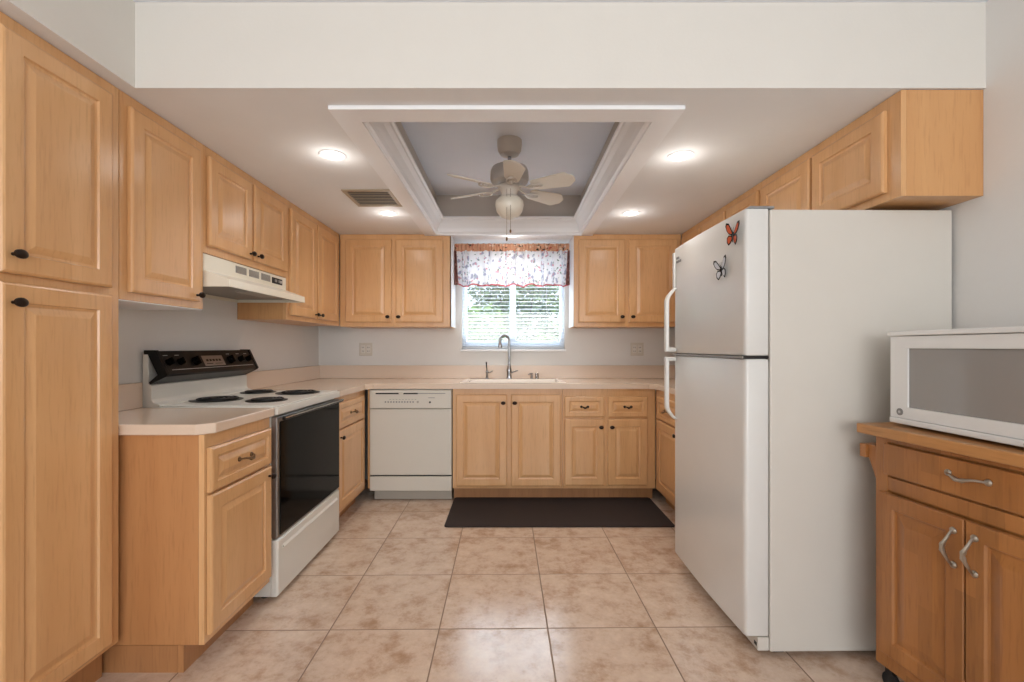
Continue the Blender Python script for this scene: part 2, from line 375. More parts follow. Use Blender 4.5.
# tray moulding: flat board on the ceiling, then crown rising into the tray
def ring_loft(b, prof):   # prof (outset from opening, z): positive outward
    loops = []
    for e_, z in prof:
        loops.append([b.bm.verts.new(q) for q in ((tx0-e_, ty0-e_, z), (tx1+e_, ty0-e_, z), (tx1+e_, ty1+min(e_, .03), z), (tx0-e_, ty1+min(e_, .03), z))])
    for a, c in zip(loops, loops[1:]):
        for i in range(4): b._f([a[i], a[(i+1) % 4], c[(i+1) % 4], c[i]])
b = MB()
T = CZ-.016
ring_loft(b, [(.098, CZ-.0005), (.098, T), (.0, T), (.0, T+.01), (-.006, T+.018), (-.014, T+.022), (-.02, T+.05), (-.035, T+.085), (-.052, T+.105), (-.056, T+.118), (-.066, T+.122), (-.066, T+.135), (-.0, T+.137)])
struct(b.build('trim_1', M['trim']))
# window
win = struct(thing('window_1', '', '')); del win['label']; del win['category']
b = MB(); yf = WB+.05
for (x0, x1, z0, z1) in ((wx0, wx0+.035, wz0, wz1), (wx1-.035, wx1, wz0, wz1), (wx0+.035, wx1-.035, wz0, wz0+.04), (wx0+.035, wx1-.035, wz1-.04, wz1)):
    b.box(x0, x1, yf, yf+.07, z0, z1)
b.build('window_frame', M['vinyl'], win, bevel=.003)
b = MB(); xm = .02
b.box(xm-.028, xm+.028, yf+.012, yf+.058, wz0+.04, wz1-.04)
for (x0, x1) in ((wx0+.035, xm-.028), (xm+.028, wx1-.035)):
    b.box(x0, x1, yf+.02, yf+.05, wz0+.04, wz0+.075); b.box(x0, x1, yf+.02, yf+.05, wz1-.07, wz1-.04)
b.build('sash', M['vinyl'], win, bevel=.003)
MB().box(wx0+.035, xm-.028, yf+.034, yf+.038, wz0+.075, wz1-.07).build('pane', M['glass'], win)
MB().box(xm+.028, wx1-.035, yf+.034, yf+.038, wz0+.075, wz1-.07).build('pane', M['glass'], win)
b = MB(); b.box(wx0-.012, wx1+.012, WB-.022, WB+.048, wz0-.02, wz0-.001)
b.build('window_sill', M['trim'], win, bevel=.004)
# outdoors
struct(MB().box(-9, 9, 4.3, 16, -.25, -.12).build('ground', M['grass']))
def shrub(x, y, rad, h, n, lm, label, name='shrub', trunk=.5, group=None):
    t = thing(name, label, name.replace('_', ' ').split()[-1], (x, y, -.12), 0, group)
    b = MB()
    clumps = [(R.gauss(0, rad*.45), R.gauss(0, rad*.3), trunk+R.random()*(h-trunk), R.uniform(.25, .5)*rad) for _ in range(22)]
    for _ in range(n):
        cx, cy, cz, cr = R.choice(clumps)
        d = Vector((R.gauss(0, 1), R.gauss(0, 1), R.gauss(0, 1))).normalized()*cr*R.uniform(.6, 1)
        c = Vector((cx, cy, cz))+d
        if c.z < .05: continue
        u = Vector((R.gauss(0, 1), R.gauss(0, 1), R.gauss(0, .6))).normalized(); v = u.orthogonal().normalized()
        v = (v*math.cos(R.random()*6)+u.cross(v)*math.sin(R.random()*6)).normalized()
        l = R.uniform(.05, .09); ww = l*.4
        q = [c-u*l, c+v*ww+Vector((0, 0, .01)), c+u*l, c-v*ww+Vector((0, 0, .01))]
        b._f([b.bm.verts.new(k) for k in q])
    b.build('foliage', lm, t, recalc=False)
    b = MB()
    for k in range(5):
        a = k*1.3; b.tube([(0.03*math.cos(a), .03*math.sin(a), 0), (.1*math.cos(a), .1*math.sin(a), trunk), (rad*.4*math.cos(a), rad*.3*math.sin(a), h*.8)], [.03, .022, .006], 6)
    b.build('stem', M['bark'], t)
shrub(-1.0, 6.6, .95, 1.95, 5000, M['leaf'], 'light green leafy shrub outside the window on its left side')
shrub(1.1, 6.9, 1.0, 1.9, 5000, M['leaf'], 'light green leafy shrub outside the window on its right side')
shrub(.2, 9.9, 1.6, 3.2, 6500, M['leaf2'], 'tall green tree outside, behind the two shrubs beyond the window', 'garden_tree', .9)

# ------------------------------------------------------------------ cabinet builders (local: x across, -y outward, z up)
def knob(parent, x, y, z, oval=False):
    b = MB(); r = .0155
    b.lathe([(.006, 0), (.0055, -.012), (.009, -.015), (r, -.020), (r, -.025), (.010, -.030), (.001, -.0315)], (0, 0, 0), 'y', 18, 1.15, .85)
    b.build('knob', M['bronze'], parent, smooth=True, loc=(x, y, z))
def bail(parent, x, y, z, mname='antique', w=.09, vertical=False, name='handle'):
    b = MB()
    pts = []
    for i in range(13):
        t = i/12; u = (t-.5)*w
        pts.append((u, -.006-.024*math.sin(PI*t)**.7, -.004*math.sin(PI*t)+.003*math.sin(3*PI*t)))
    b.tube(pts, [.0035+.0022*(math.sin(PI*i/12)**2)+(.002 if i in (5, 7) else 0) for i in range(13)], 8)
    for sx in (-1, 1):
        b.lathe([(.010, 0), (.010, -.003), (.006, -.007), (.001, -.008)], (sx*w/2, 0, 0), 'y', 14)
    o = b.build(name, M[mname], parent, smooth=True, loc=(x, y, z))
    if vertical: o.rotation_euler = (0, PI/2, 0)
    return o
DT = .019
def front(parent, kind, x0, x1, z0, z1, kn=None, mname='maple', rail=.055):
    b = MB(); yb = -.0015; t = yb-DT
    if kind == 'drawer': rail = min(.034, (z1-z0)*.22)
    b.panel(x0, x1, z0, z1, yb, [(0, t+.006), (.003, t+.0025), (.008, t), (rail, t), (rail+.003, t+.006), (rail+.011, t+.0075), (rail+.030, t+.001), (rail+.034, t)])
    o = b.build(kind, M[mname], parent)
    if kn:
        if kn == 'pull': bail(o, (x0+x1)/2, t, (z0+z1)/2, 'antique', .085)
        elif kn == 'cpull': bail(o, (x0+x1)/2, t, (z0+z1)/2, 'bronze', .05)
        elif kn == 'center': knob(o, (x0+x1)/2, t, (z0+z1)/2)
        else:
            ki, kz = kn   # e.g. ('L', z)
            knob(o, x0+.028 if ki == 'L' else x1-.028, t, kz)
    return o
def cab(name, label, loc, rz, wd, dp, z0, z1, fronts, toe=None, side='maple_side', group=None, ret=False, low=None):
    t = thing(name, label, 'cabinet', (loc[0], loc[1], 0 if toe else z0), rz, group)
    zz = 0 if toe else z0
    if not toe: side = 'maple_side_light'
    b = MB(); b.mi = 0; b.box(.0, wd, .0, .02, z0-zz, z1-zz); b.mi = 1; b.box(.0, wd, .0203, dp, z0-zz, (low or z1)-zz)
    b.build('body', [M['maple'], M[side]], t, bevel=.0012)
    if toe: MB().box(0, wd, toe, toe+.02, 0.0, z0-zz-.001).build('toe_kick', M['maple_toe'], t)
    if toe and ret: MB().box(-.0005, .018, toe+.0205, dp, 0, z0-zz-.001).build('toe_return', M['maple_toe'], t)
    for f in fronts:
        k, x0, x1, a, c_, kn = f
        kn2 = (kn[0], kn[1]-zz) if isinstance(kn, tuple) else kn
        front(t, k, x0, x1, a-zz, c_-zz, kn2)
    return t
LF = -1.41; G = 'maple wall cabinets'
e = .0008
def Lc(name, label, y0, y1, z0, z1, fr, face=LF, dp=None, toe=None, ret=False):
    return cab(name, label, (face, y0+e, 0), PI/2, y1-y0-2*e, (face-WL-.001), z0, z1, [(k, a-y0-e, c_-y0-e, p_, q, kn) for k, a, c_, p_, q, kn in fr], toe, ret=ret)
def Rc(name, label, y0, y1, z0, z1, fr, face=1.41, toe=None):   # local x runs toward -Y
    return cab(name, label, (face, y1-e, 0), -PI/2, y1-y0-2*e, (WR-face-.001), z0, z1, [(k, y1-e-c_, y1-e-a, p_, q, kn) for k, a, c_, p_, q, kn in fr], toe)
def Bc(name, label, x0, x1, z0, z1, fr, face, dp, toe=None, low=None):
    return cab(name, label, (x0+e, face, 0), 0, x1-x0-2*e, dp, z0, z1, [(k, a-x0-e, c_-x0-e, p_, q, kn) for k, a, c_, p_, q, kn in fr], toe, low=low)
TZ = CZ-.002
Lc('pantry_cabinet', 'tall shallow maple pantry cabinet with two stacked doors at the left edge of the photo', 1.20, 1.638, .125, TZ,
   [('door', 1.244, 1.594, 1.392, 2.072, ('L', 1.445)), ('door', 1.244, 1.594, .145, 1.366, ('L', 1.31))], toe=.06)
o3 = Lc('wall_cabinet', 'single-door maple wall cabinet between the tall pantry and the range hood', 1.640, 2.087, 1.358, TZ, [('door', 1.672, 2.046, 1.387, 2.07, ('R', 1.415))])
MB().box(.001, .445, .003, .308, -.004, -.0005).build('bottom_panel', M['trim'], o3)
Lc('wall_cabinet', 'short two-door maple wall cabinet directly above the cream range hood', 2.087, 2.861, 1.619, TZ,
   [('door', 2.108, 2.458, 1.655, 2.07, ('R', 1.683)), ('door', 2.476, 2.838, 1.655, 2.07, ('L', 1.683))])
Lc('wall_cabinet', 'narrow two-door maple wall cabinet on the left wall between range hood and far corner', 2.861, 3.748, 1.358, TZ,
   [('door', 2.895, 3.272, 1.387, 2.07, ('R', 1.415)), ('door', 3.293, 3.69, 1.387, 2.07, ('L', 1.415))])
UB = 3.752
o1 = Bc('wall_cabinet', 'two-door maple wall cabinet on the window wall, left of the window', LF+.003, -.499, 1.353, TZ,
   [('door', -1.355, -.976, 1.387, 2.07, ('R', 1.432)), ('door', -.944, -.555, 1.387, 2.07, ('L', 1.432))], UB, WB-UB-.001)
o2 = Bc('wall_cabinet', 'two-door maple wall cabinet on the window wall, right of the window', .523, 1.407, 1.353, TZ,
   [('door', .560, .942, 1.387, 2.07, ('R', 1.432)), ('door', .973, 1.372, 1.387, 2.07, ('L', 1.432))], UB, WB-UB-.001)
MB().box(.9136-.0, .9156, .019, .326, .001, .76).build('end_panel', M['trim'], o1)
MB().box(-.0022, -.0002, .019, .326, .001, .76).build('end_panel', M['trim'], o2)
Rc('wall_cabinet', 'short two-door maple wall cabinet over the refrigerator, its bare side facing the camera', 1.642, 2.555, 1.731, TZ,
   [('door', 1.700, 2.104, 1.762, 2.068, ('L', 1.79)), ('door', 2.122, 2.53, 1.762, 2.068, ('R', 1.79))])
Rc('wall_cabinet', 'maple wall cabinet on the right wall between refrigerator and far corner, mostly hidden', 2.555, 3.748, 1.353, TZ,
   [('door', 2.575, 2.94, 1.387, 2.07, ('L', 1.43)), ('door', 2.962, 3.335, 1.387, 2.07, ('R', 1.43)), ('door', 3.357, 3.71, 1.387, 2.07, ('L', 1.43))])
BZ = CT0-.001; BF = 3.49; LB = -1.115
Lc('base_cabinet', 'maple base cabinet with one drawer and one door between pantry and stove', 1.655, 2.106, .10, BZ,
   [('drawer', 1.668, 2.09, .650, .815, 'pull'), ('door', 1.668, 2.09, .130, .641, ('R', .60))], face=LB, toe=.075, ret=True)
o = Lc('base_cabinet', 'maple base cabinet with one drawer and one door between stove and dishwasher', 2.888, 3.488, .10, BZ,
   [('drawer', 2.905, 3.42, .655, .822, 'pull'), ('door', 2.905, 3.42, .130, .646, ('L', .60))], face=LB, toe=.075)
MB().box(3.49-2.8888, 3.51-2.8888, -.036, -.0205, .10, BZ).build('corner_filler', M['maple'], o)
Bc('sink_base_cabinet', 'two-door maple base cabinet below the sink, beside the dishwasher', -.444, .400, .10, BZ,
   [('door', -.417, -.027, .121, .822, ('R', .760)), ('door', .004, .384, .121, .822, ('L', .760))], BF, WB-BF-.002, toe=.075, low=.715)
Bc('base_cabinet', 'maple base cabinet with two small drawers over two doors, right of the sink base', .400, 1.112, .10, BZ,
   [('drawer', .413, .717, .650, .808, 'cpull'), ('drawer', .744, 1.047, .650, .808, 'cpull'),
    ('door', .413, .717, .128, .634, ('R', .575)), ('door', .744, 1.047, .128, .634, ('L', .575))], BF, WB-BF-.002, toe=.075)
Rc('base_cabinet', 'maple base cabinet on the right wall, half hidden behind the refrigerator', 2.50, 3.488, .10, BZ,
   [('drawer', 2.52, 2.94, .650, .815, 'pull'), ('drawer', 2.96, 3.41, .650, .815, 'pull'),
    ('door', 2.52, 2.94, .130, .641, ('L', .60)), ('door', 2.96, 3.41, .130, .641, ('R', .60))], face=1.115, toe=.075)

# ------------------------------------------------------------------ countertops
t = thing('countertop', 'short pinkish beige countertop between pantry and stove with clipped corner', 'countertop', (0, 0, CT0))
b = MB(); b.prism([(WL+.001, 1.640), (-1.135, 1.640), (-1.09, 1.682), (-1.09, 2.104), (WL+.001, 2.104)], 'z', 0, CT1-CT0)
b.build('slab', M['counter'], t, bevel=.004)
b = MB(); b.box(WL+.001, WL+.02, 1.655, 2.104, CT1-CT0+.0005, 1.021-CT0)
b.build('backsplash', M['counter'], t, bevel=.002)
t = thing('countertop', 'long U-shaped pinkish beige countertop running under the window from the stove round to the refrigerator', 'countertop', (0, 0, CT0))
b = MB(); h = CT1-CT0; sx0, sx1, sy0, sy1 = -.37, .41, 3.545, 3.905
cl, cr, cf = -1.09, 1.10, 3.46
b.prism([(WL+.001, 2.890), (cl, 2.890), (cl, cf-.05), (cl+.05, cf), (sx0, cf), (sx0, WB-.001), (WL+.001, WB-.001)], 'z', 0, h)
b.prism([(sx1, cf), (cr-.05, cf), (cr, cf-.05), (cr, 2.50), (WR-.001, 2.50), (WR-.001, WB-.001), (sx1, WB-.001)], 'z', 0, h)
b.box(sx0, sx1, cf, sy0, 0, h); b.box(sx0, sx1, sy1, WB-.001, 0, h)
bmesh.ops.remove_doubles(b.bm, verts=b.bm.verts, dist=1e-5)
b.build('slab', M['counter'], t)
b = MB(); z1 = 1.021-CT0
b.box(WL+.001, WL+.02, 2.89, WB-.0205, h+.0005, z1); b.box(WL+.001, WR-.001, WB-.02, WB-.001, h+.0005, z1); b.box(WR-.02, WR-.001, 2.50, WB-.0205, h+.0005, z1)
b.build('backsplash', M['counter'], t, bevel=.002)
# sink
b = MB()
xs0, xs1, ys0, ys1 = sx0+.012, sx1-.012, sy0+.012, sy1-.012
def sring(x0, x1, y0, y1, z): return [b.bm.verts.new(q) for q in ((x0, y0, z), (x1, y0, z), (x1, y1, z), (x0, y1, z))]
rs = [sring(xs0, xs1, ys0, ys1, CT0+.005), sring(xs0, xs1, ys0, ys1, CT1+.001), sring(sx0-.02, sx1+.02, sy0-.02, sy1+.02, CT1+.001), sring(sx0-.018, sx1+.018, sy0-.018, sy1+.018, CT1+.006),
      sring(xs0+.012, xs1-.012, ys0+.012, ys1-.012, CT1+.006), sring(xs0+.016, xs1-.016, ys0+.016, ys1-.016, CT1-.002), sring(xs0+.03, xs1-.03, ys0+.03, ys1-.03, CT1-.18)]
for p_, q_ in zip(rs, rs[1:]):
    for i in range(4): b._f([p_[i], p_[(i+1) % 4], q_[(i+1) % 4], q_[i]])
b._f(rs[-1])
SINK = b.build('kitchen_sink', M['sink']); tag(SINK, 'white drop-in sink set in the long countertop below the window', 'sink')
# faucet
t = thing('kitchen_faucet', 'chrome gooseneck kitchen faucet with pull-down spray head standing behind the sink', 'faucet', (-.012, 3.975, CT1))
b = MB(); b.lathe([(.028, 0), (.028, .006), (.022, .012), (.019, .05), (.022, .075), (.018, .095), (.0125, .12), (.011, .15)], seg=20)
b.build('body', M['chrome'], t, smooth=True)
b = MB()
pts = [(0, 0, .14), (0, 0, .30)]
cx = -.048
dv = Vector((-.88, -.47, 0)); 
arcp = []
for i in range(13):
    a = PI*i/12*.93; rr_ = .045
    d_ = rr_-rr_*math.cos(a); arcp.append((dv.x*d_, dv.y*d_, .335+rr_*math.sin(a)))
b.tube([(0, 0, .14), (0, 0, .24)]+arcp, .0105, 12)
b.build('spout', M['chrome'], t, smooth=True)
q = arcp[-1]
b = MB(); b.lathe([(.011, 0), (.012, -.02), (.015, -.045), (.019, -.068), (.017, -.076), (.002, -.077)], (q[0], q[1], q[2]+.005), seg=16)
b.build('spray_head', M['chrome'], t, smooth=True)
b = MB(); b.tube([(.015, 0, .055), (.035, 0, .062), (.075, -.01, .075)], [.008, .006, .0045], 8)
b.build('lever', M['chrome'], t, smooth=True)
t = thing('drinking_water_tap', 'small chrome tap with a thin black-tipped spout, left of the gooseneck faucet', 'tap', (-.205, 3.98, CT1))
b = MB(); b.lathe([(.018, 0), (.018, .005), (.011, .012), (.010, .05), (.013, .06), (.010, .075), (.002, .078)], seg=16); b.build('body', M['chrome'], t, smooth=True)
b = MB(); b.tube([(0, 0, .07), (-.004, 0, .10), (-.006, -.004, .15)], [.004, .005, .006], 8); b.build('spout', M['bronze'], t, smooth=True)
b = MB(); b.tube([(.008, 0, .055), (.03, -.004, .06), (.05, -.008, .072)], [.006, .005, .004], 8); b.build('lever', M['chrome'], t, smooth=True)
t = thing('soap_dispenser', 'short chrome soap pump, right of the gooseneck faucet', 'soap dispenser', (.185, 3.98, CT1))
b = MB(); b.lathe([(.017, 0), (.017, .006), (.010, .010), (.009, .045), (.012, .052), (.002, .054)], seg=16); b.build('body', M['chrome'], t, smooth=True)
b = MB(); b.tube([(0, 0, .045), (-.02, -.03, .047), (-.03, -.045, .040)], [.006, .005, .004], 8); b.build('nozzle', M['chrome'], t, smooth=True)
o = MB().lathe([(.017, 0), (.017, .006), (.014, .010), (.014, .045), (.010, .052), (.002, .053)], seg=16).build('sink_air_gap', M['chrome'], smooth=True, loc=(.232, 3.98, CT1))
tag(o, 'small chrome air gap cap at the far right of the sink fittings', 'air gap')

# ------------------------------------------------------------------ dishwasher
t = thing('dishwasher', 'bisque built-in dishwasher below the counter in the left back corner', 'dishwasher', (-1.0755, BF, 0))
W = .629
MB().box(.002, W-.002, .002, .56, .10, BZ-.001).build('tub', M['almond_dark'], t)
b = MB(); b.panel(.003, W-.003, .717, .858, 0, [(0, -.024), (.004, -.030)]); b.build('control_panel', M['almond'], t)
pn = MB().box(.05, .37, -.0315, -.0302, .826, .836).build('handle_slot', M['dark'], t)
b = MB(); b.box(.37, .58, -.0313, -.0302, .829, .834); b.build('slot_line', M['grey'], t)
b = MB(); b.prism([(.225, .838), (.265, .838), (.257, .820), (.235, .820)], 'y', -.042, -.0302); b.build('latch', M['almond'], t, bevel=.002)
for k in range(11): MB().box(.120+k*.021, .130+k*.021, -.0325, -.0302, .762, .772).build('button', M['grey'], t)
MB().lathe([(.008, -.0302), (.008, -.036), (.001, -.037)], (.37, 0, .767), 'y', 14).build('dial', M['almond_dark'], t)
MB().lathe([(.007, -.0302), (.007, -.035), (.001, -.036)], (.463, 0, .765), 'y', 14).build('power_button', M['dark'], t)
b = MB()
for k in range(9): b.box(.155+k*.024, .168+k*.024, -.0308, -.0302, .785, .7875)
b.build('printed_markings', M['grey'], t)
b = MB(); b.box(.45, .50, -.0308, -.0302, .797, .801)
b.build('printed_markings', M['grey'], t)
b = MB(); b.panel(.003, W-.003, .208, .713, 0, [(0, -.018), (.004, -.023)]); b.build('door_panel', M['almond'], t)
MB().box(.003, W-.003, -.012, 0, .198, .2075).build('shadow_gap', M['dark'], t)
b = MB(); b.panel(.003, W-.003, .088, .1975, 0, [(0, -.018), (.003, -.022)]); b.build('access_panel', M['almond'], t)
MB().box(.02, W-.01, .045, .06, .004, .0875).build('toe_kick', M['almond_dark'], t)

# ------------------------------------------------------------------ stove
SY0, SY1 = 2.112, 2.882
t = thing('electric_stove', 'white freestanding electric coil stove with black oven door between two base cabinets', 'stove', (LB, SY0, 0), PI/2)
W = SY1-SY0          # local x 0..W, +y to the wall (depth .595), -y into the room
D = .60
MB().box(0.003, W-.003, .0, D, .022, .868).build('body', M['white'], t, bevel=.002)
b = MB(); b.panel(.002, W-.002, .868, .915, D, [(0, -.03), ]) if False else b.box(.001, W-.001, -.035, D, .869, .905)
b.box(.012, W-.012, -.024, D-.06, .905, .911)
b.build('cooktop', M['white'], t, bevel=.005)
for nm, (bx, by, r_) in {'a': (.250, .410, .122), 'b': (.222, .135, .098), 'c': (.640, .410, .098), 'd': (.605, .155, .122)}.items():
    b = MB(); b.lathe([(r_*.98, .9112), (r_, .914), (r_*.95, .9155), (r_*.82, .912), (.001, .912)], (bx, by, 0), seg=32)
    bo = b.build('burner', M['black'], t, smooth=True)
    b = MB(); tp = []
    n = 90
    for i in range(n):
        a = i/n*2*PI*4.0; rr_ = .018+(r_*.80-.018)*i/n; tp.append((bx+rr_*math.cos(a), by+rr_*math.sin(a), .918))
    b.tube(tp, .0052, 6); b.build('coil', M['burner'], bo, smooth=True)
# backguard
yb = D  # wall side
b = MB(); b.prism([(D-.005, .905), (D-.005, 1.150), (D-.03, 1.150), (D-.035, 1.06), (D-.030, 1.015), (D-.047, 1.005), (D-.047, .940), (D-.055, .925), (D-.085, .915), (D-.085, .905)], 'x', .002, W-.002)
b.build('backguard', M['white'], t, bevel=.002)
def prof(x0, x1, mname, name, off=0):
    b = MB(); b.prism([(D-.012, 1.166+off), (D-.062-off, 1.166+off), (D-.117-off, 1.056), (D-.110-off, 1.046), (D-.040, 1.010), (D-.034, 1.02), (D-.075, 1.055), (D-.030, 1.150), (D-.012, 1.150)], 'x', x0, x1)
    return b.build(name, M[mname], t, bevel=.0015)
prof(.0, .02, 'black', 'end_cap', .004); prof(W-.02, W, 'black', 'end_cap', .004)
prof(.0205, W-.0205, 'black', 'control_panel')
# normal of the sloped face
p0 = Vector((D-.062, 1.166)); p1 = Vector((D-.117, 1.056)); nrm = Vector((-(p0-p1).y, (p0-p1).x)).normalized()
ang = math.atan2(nrm.y, -nrm.x)
def onpanel(o, x, s_, off=.0):
    q = p0.lerp(p1, s_)+nrm*off
    o.parent = t; o.location = (x, q.x, q.y); o.rotation_euler = (-ang, 0, 0)
for x, r_ in ((.05, .017), (.125, .017), (.235, .023), (.525, .023), (.62, .017), (.698, .017)):
    b = MB(); b.lathe([(r_, 0), (r_*.95, -.010), (r_*.55, -.012), (r_*.5, -.02), (.001, -.0205)], (0, 0, 0), 'y', 18)
    b.box(-.004, .004, -.026, -.010, -r_*.9, r_*.9)
    onpanel(b.build('control_knob', M['blackglass'], None, smooth=False), x, .5)
b = MB(); b.box(-.085, .085, -.002, 0, -.030, .030); o = b.build('clock_display', M['steel'], None, bevel=.001); onpanel(o, .38, .5)
b = MB()
for k in range(5): b.box(-.062+k*.026, -.046+k*.026, -.0035, -.0021, -.004, .008)
b.box(-.07, -.02, -.0035, -.0021, -.02, -.016); b.box(.0, .06, -.0035, -.0021, -.02, -.017)
o2 = b.build('display_marks', M['black'], o)
b = MB()
for x in (.05, .125, .525, .62, .698): b.box(x-.014-.38, x+.014-.38, -.0015, 0, .036, .0385)
b.box(-.33, .35, -.0015, 0, -.0405, -.038); b.build('panel_markings', M['label'], o)
# oven door (parts)
dr = MB().box(.004, W-.004, -.030, -.002, .292, .858).build('oven_door', M['steel'], t, bevel=.003)
MB().box(.026, W-.01, -.0345, -.0302, .302, .835).build('door_glass', M['blackglass'], dr, bevel=.002)
hb = MB(); hb.box(.02, W-.01, -.062, -.044, .842, .858)
for x in (.05, W-.05): hb.box(x-.012, x+.012, -.046, -.0345, .843, .857)
hb.build('door_handle', M['black'], dr, bevel=.004)
MB().box(.02, W-.01, -.0635, -.0622, .851, .857).build('handle_strip', M['chrome'], dr)
b = MB(); b.panel(.004, W-.004, .022, .285, -.002, [(0, -.026), (.006, -.033)]); b.build('storage_drawer', M['white'], t)
b = MB(); b.prism([(-.0332, .232), (-.0332, .250), (-.041, .236)], 'x', .05, W-.05)
b.build('drawer_grip', M['white'], t, bevel=.001)
b = MB()
for x in (.05, W-.05):
    for y in (.05, D-.06): b.lathe([(.018, 0), (.018, .021)], (x, y, 0), seg=12)
b.bm.free()
for x in (.05, W-.05):
    for y in (.05, D-.06): MB().lathe([(.018, 0), (.018, .021)], (x, y, 0), seg=12).build('levelling_foot', M['black'], t)

# ------------------------------------------------------------------ range hood
t = thing('range_hood', 'cream under-cabinet range hood with black switches above the stove', 'range hood', (LF, 2.089, 1.463), PI/2)
W = .768; Dp = -WL+LF-.001
b = MB()
# shell: side profile (y, z)
pf = [(Dp, .163), (0.0, .163), (0.0, .078), (-.135, .036), (-.140, .0), (-.128, .0), (-.126, .028), (.01, .066), (.01, .155), (Dp, .155)]
b.prism([(Dp, .153), (0, .153), (0, .078), (-.118, .036), (-.120, 0), (-.110, 0), (-.108, .030), (.008, .070), (.008, .146), (Dp, .146)], 'x', .0061, W-.0061)
b.prism([(Dp, .153), (0, .153), (0, .078), (-.118, .036), (-.120, 0), (Dp, 0)], 'x', 0, .006)
b.prism([(Dp, .153), (0, .153), (0, .078), (-.118, .036), (-.120, 0), (Dp, 0)], 'x', W-.006, W)
b.box(0, W, Dp-.008, Dp, 0, .153)
b.build('shell', M['hood'], t, bevel=.0015)
b = MB(); b.box(.0065, W-.0065, -.105, Dp-.009, .018, .022); b.build('filter', M['hood_under'], t)
b = MB(); b.prism([(-.10, .017), (.02, .017), (.012, .004), (-.09, .004)], 'x', .26, .50); b.build('lamp_lens', M['almond_dark'], t, bevel=.003)
for k in range(3):
    x = .245+.12*k
    b = MB()
    b.box(x, x+.095, -.0012, -.0001, .104, .140)
    o = b.build('vent_grille', M['grey'], t)
    b = MB()
    for j in range(6): b.box(x+.003, x+.092, -.0028, -.0013, .1065+j*.0056, .109+j*.0056)
    b.build('louvre', M['almond_dark'], o)
o = MB().box(.60, .715, -.004, -.0001, .101, .136).build('switch_plate', M['black'], t, bevel=.001)
for x in (.625, .665): MB().box(x, x+.02, -.008, -.0042, .111, .126).build('rocker_switch', M['grey'], o)
MB().box(.69, .705, -.006, -.0042, .111, .126).build('pilot_mark', M['label'], o)

# ------------------------------------------------------------------ refrigerator
FY0, FY1 = 1.737, 2.472; FX = .985; FT = 1.715
t = thing('refrigerator', 'white top-freezer refrigerator standing against the right wall', 'refrigerator', (FX-.002, FY1, 0), -PI/2+.012)
W = FY1-FY0          # local x: 0 = far (handle) side ... W = near side; +y to wall
MB().box(0, W, 0, .704, .02, FT-.004).build('case', M['fridge_side'], t, bevel=.005)
def fdoor(z0, z1, name):
    b = MB(); pl = [(.002, -.004), (.002, -.082)]
    for k in range(1, 8):
        a = k/8*PI/2; pl.append((.002+.022-.022*math.cos(a), -.082-.014*math.sin(a)))
    nb = 14
    for k in range(nb+1):
        u = k/nb; pl.append((.024+(W-.048)*u, -.096-.008*math.sin(PI*u)))
    for k in range(1, 8):
        a = k/8*PI/2; pl.append((W-.024+.022*math.sin(a), -.082-.014*math.cos(a)))
    pl += [(W-.002, -.082), (W-.002, -.004)]
    b.prism(pl, 'z', z0, z1)
    return b.build(name, M['fridge'], t, bevel=.006, smooth=False)
fd = fdoor(1.152, FT, 'freezer_door'); ld = fdoor(.078, 1.139, 'fridge_door')
for d_ in (fd, ld):
    for f in d_.data.polygons: f.use_smooth = abs(f.normal.z) < .5
    es = d_.modifiers.new('edge_split', 'EDGE_SPLIT'); es.split_angle = math.radians(40)
MB().box(.01, W-.01, -.10, -.002, 1.1395, 1.1515).build('door_gap', M['dark'], t)
MB().box(.006, W-.006, -.1062, -.1002, 1.1405, 1.1505).build('divider_strip', M['steel'], t)
def fhandle(door, za, zb, name):
    # slim white grip bowed out from the door, running from za (free end) to zb (at the door split)
    b = MB(); pts = []; rad = []
    n = 16
    for i in range(n+1):
        u = i/n; z = za+(zb-za)*u
        out = .046*math.sin(min(1, u/.22)*PI/2)**1.0
        pts.append((.035, -.104-out*1.0+.0, z)); rad.append(.0135)
    # flat grip section
    loops = []
    for (x, y, z) in pts:
        loops.append([b.bm.verts.new(q) for q in ((x-.017, y+.011, z), (x-.012, y-.008, z), (x+.012, y-.008, z), (x+.017, y+.011, z))])
    for a_, c_ in zip(loops, loops[1:]):
        for i in range(4): b._f([a_[i], a_[(i+1) % 4], c_[(i+1) % 4], c_[i]])
    b._f(loops[0][::-1]); b._f(loops[-1])
    s_ = 1 if za > zb else -1
    b.box(.022, .048, -.144, -.098, min(zb, zb+s_*.022), max(zb, zb+s_*.022))
    o = b.build(name, M['fridge'], door, bevel=.004)
    return o
fhandle(fd, 1.50, 1.160, 'handle'); fhandle(ld, .80, 1.132, 'handle')
MB().box(.012, .036, -.1085, -.098, 1.50, 1.69).build('handle_trim', M['fridge'], fd, bevel=.003)
b = MB()
for k, (a_, c_) in enumerate(((0, .010), (.014, .02), (.024, .034), (.038, .044), (.048, .060))): b.box(.055+a_, .055+c_, -.104, -.1015, 1.628, 1.640-.003*(k % 2))
b.box(.058, .09, -.104, -.1015, 1.648, 1.658); b.build('badge', M['grey'], fd)
for z, nm in ((FT+.0005, 't'),): MB().box(W-.05, W-.006, -.075, .02, z, z+.010).build('hinge_cover', M['grey'], t, bevel=.002)
MB().lathe([(.007, W-.002), (.007, W+.002)], (0, -.014, 1.1455), 'x', 12).build('centre_hinge', M['dark'], t)
b = MB(); b.box(.01, W-.005, -.045, -.002, .022, .073); b.build('base_grille', M['fridge_side'], t, bevel=.002)
b = MB()
for x in (.05, W-.05):
    for y in (.05, .63): MB().box(x-.02, x+.02, y-.02, y+.02, 0, .0195).build('foot', M['dark'], t)
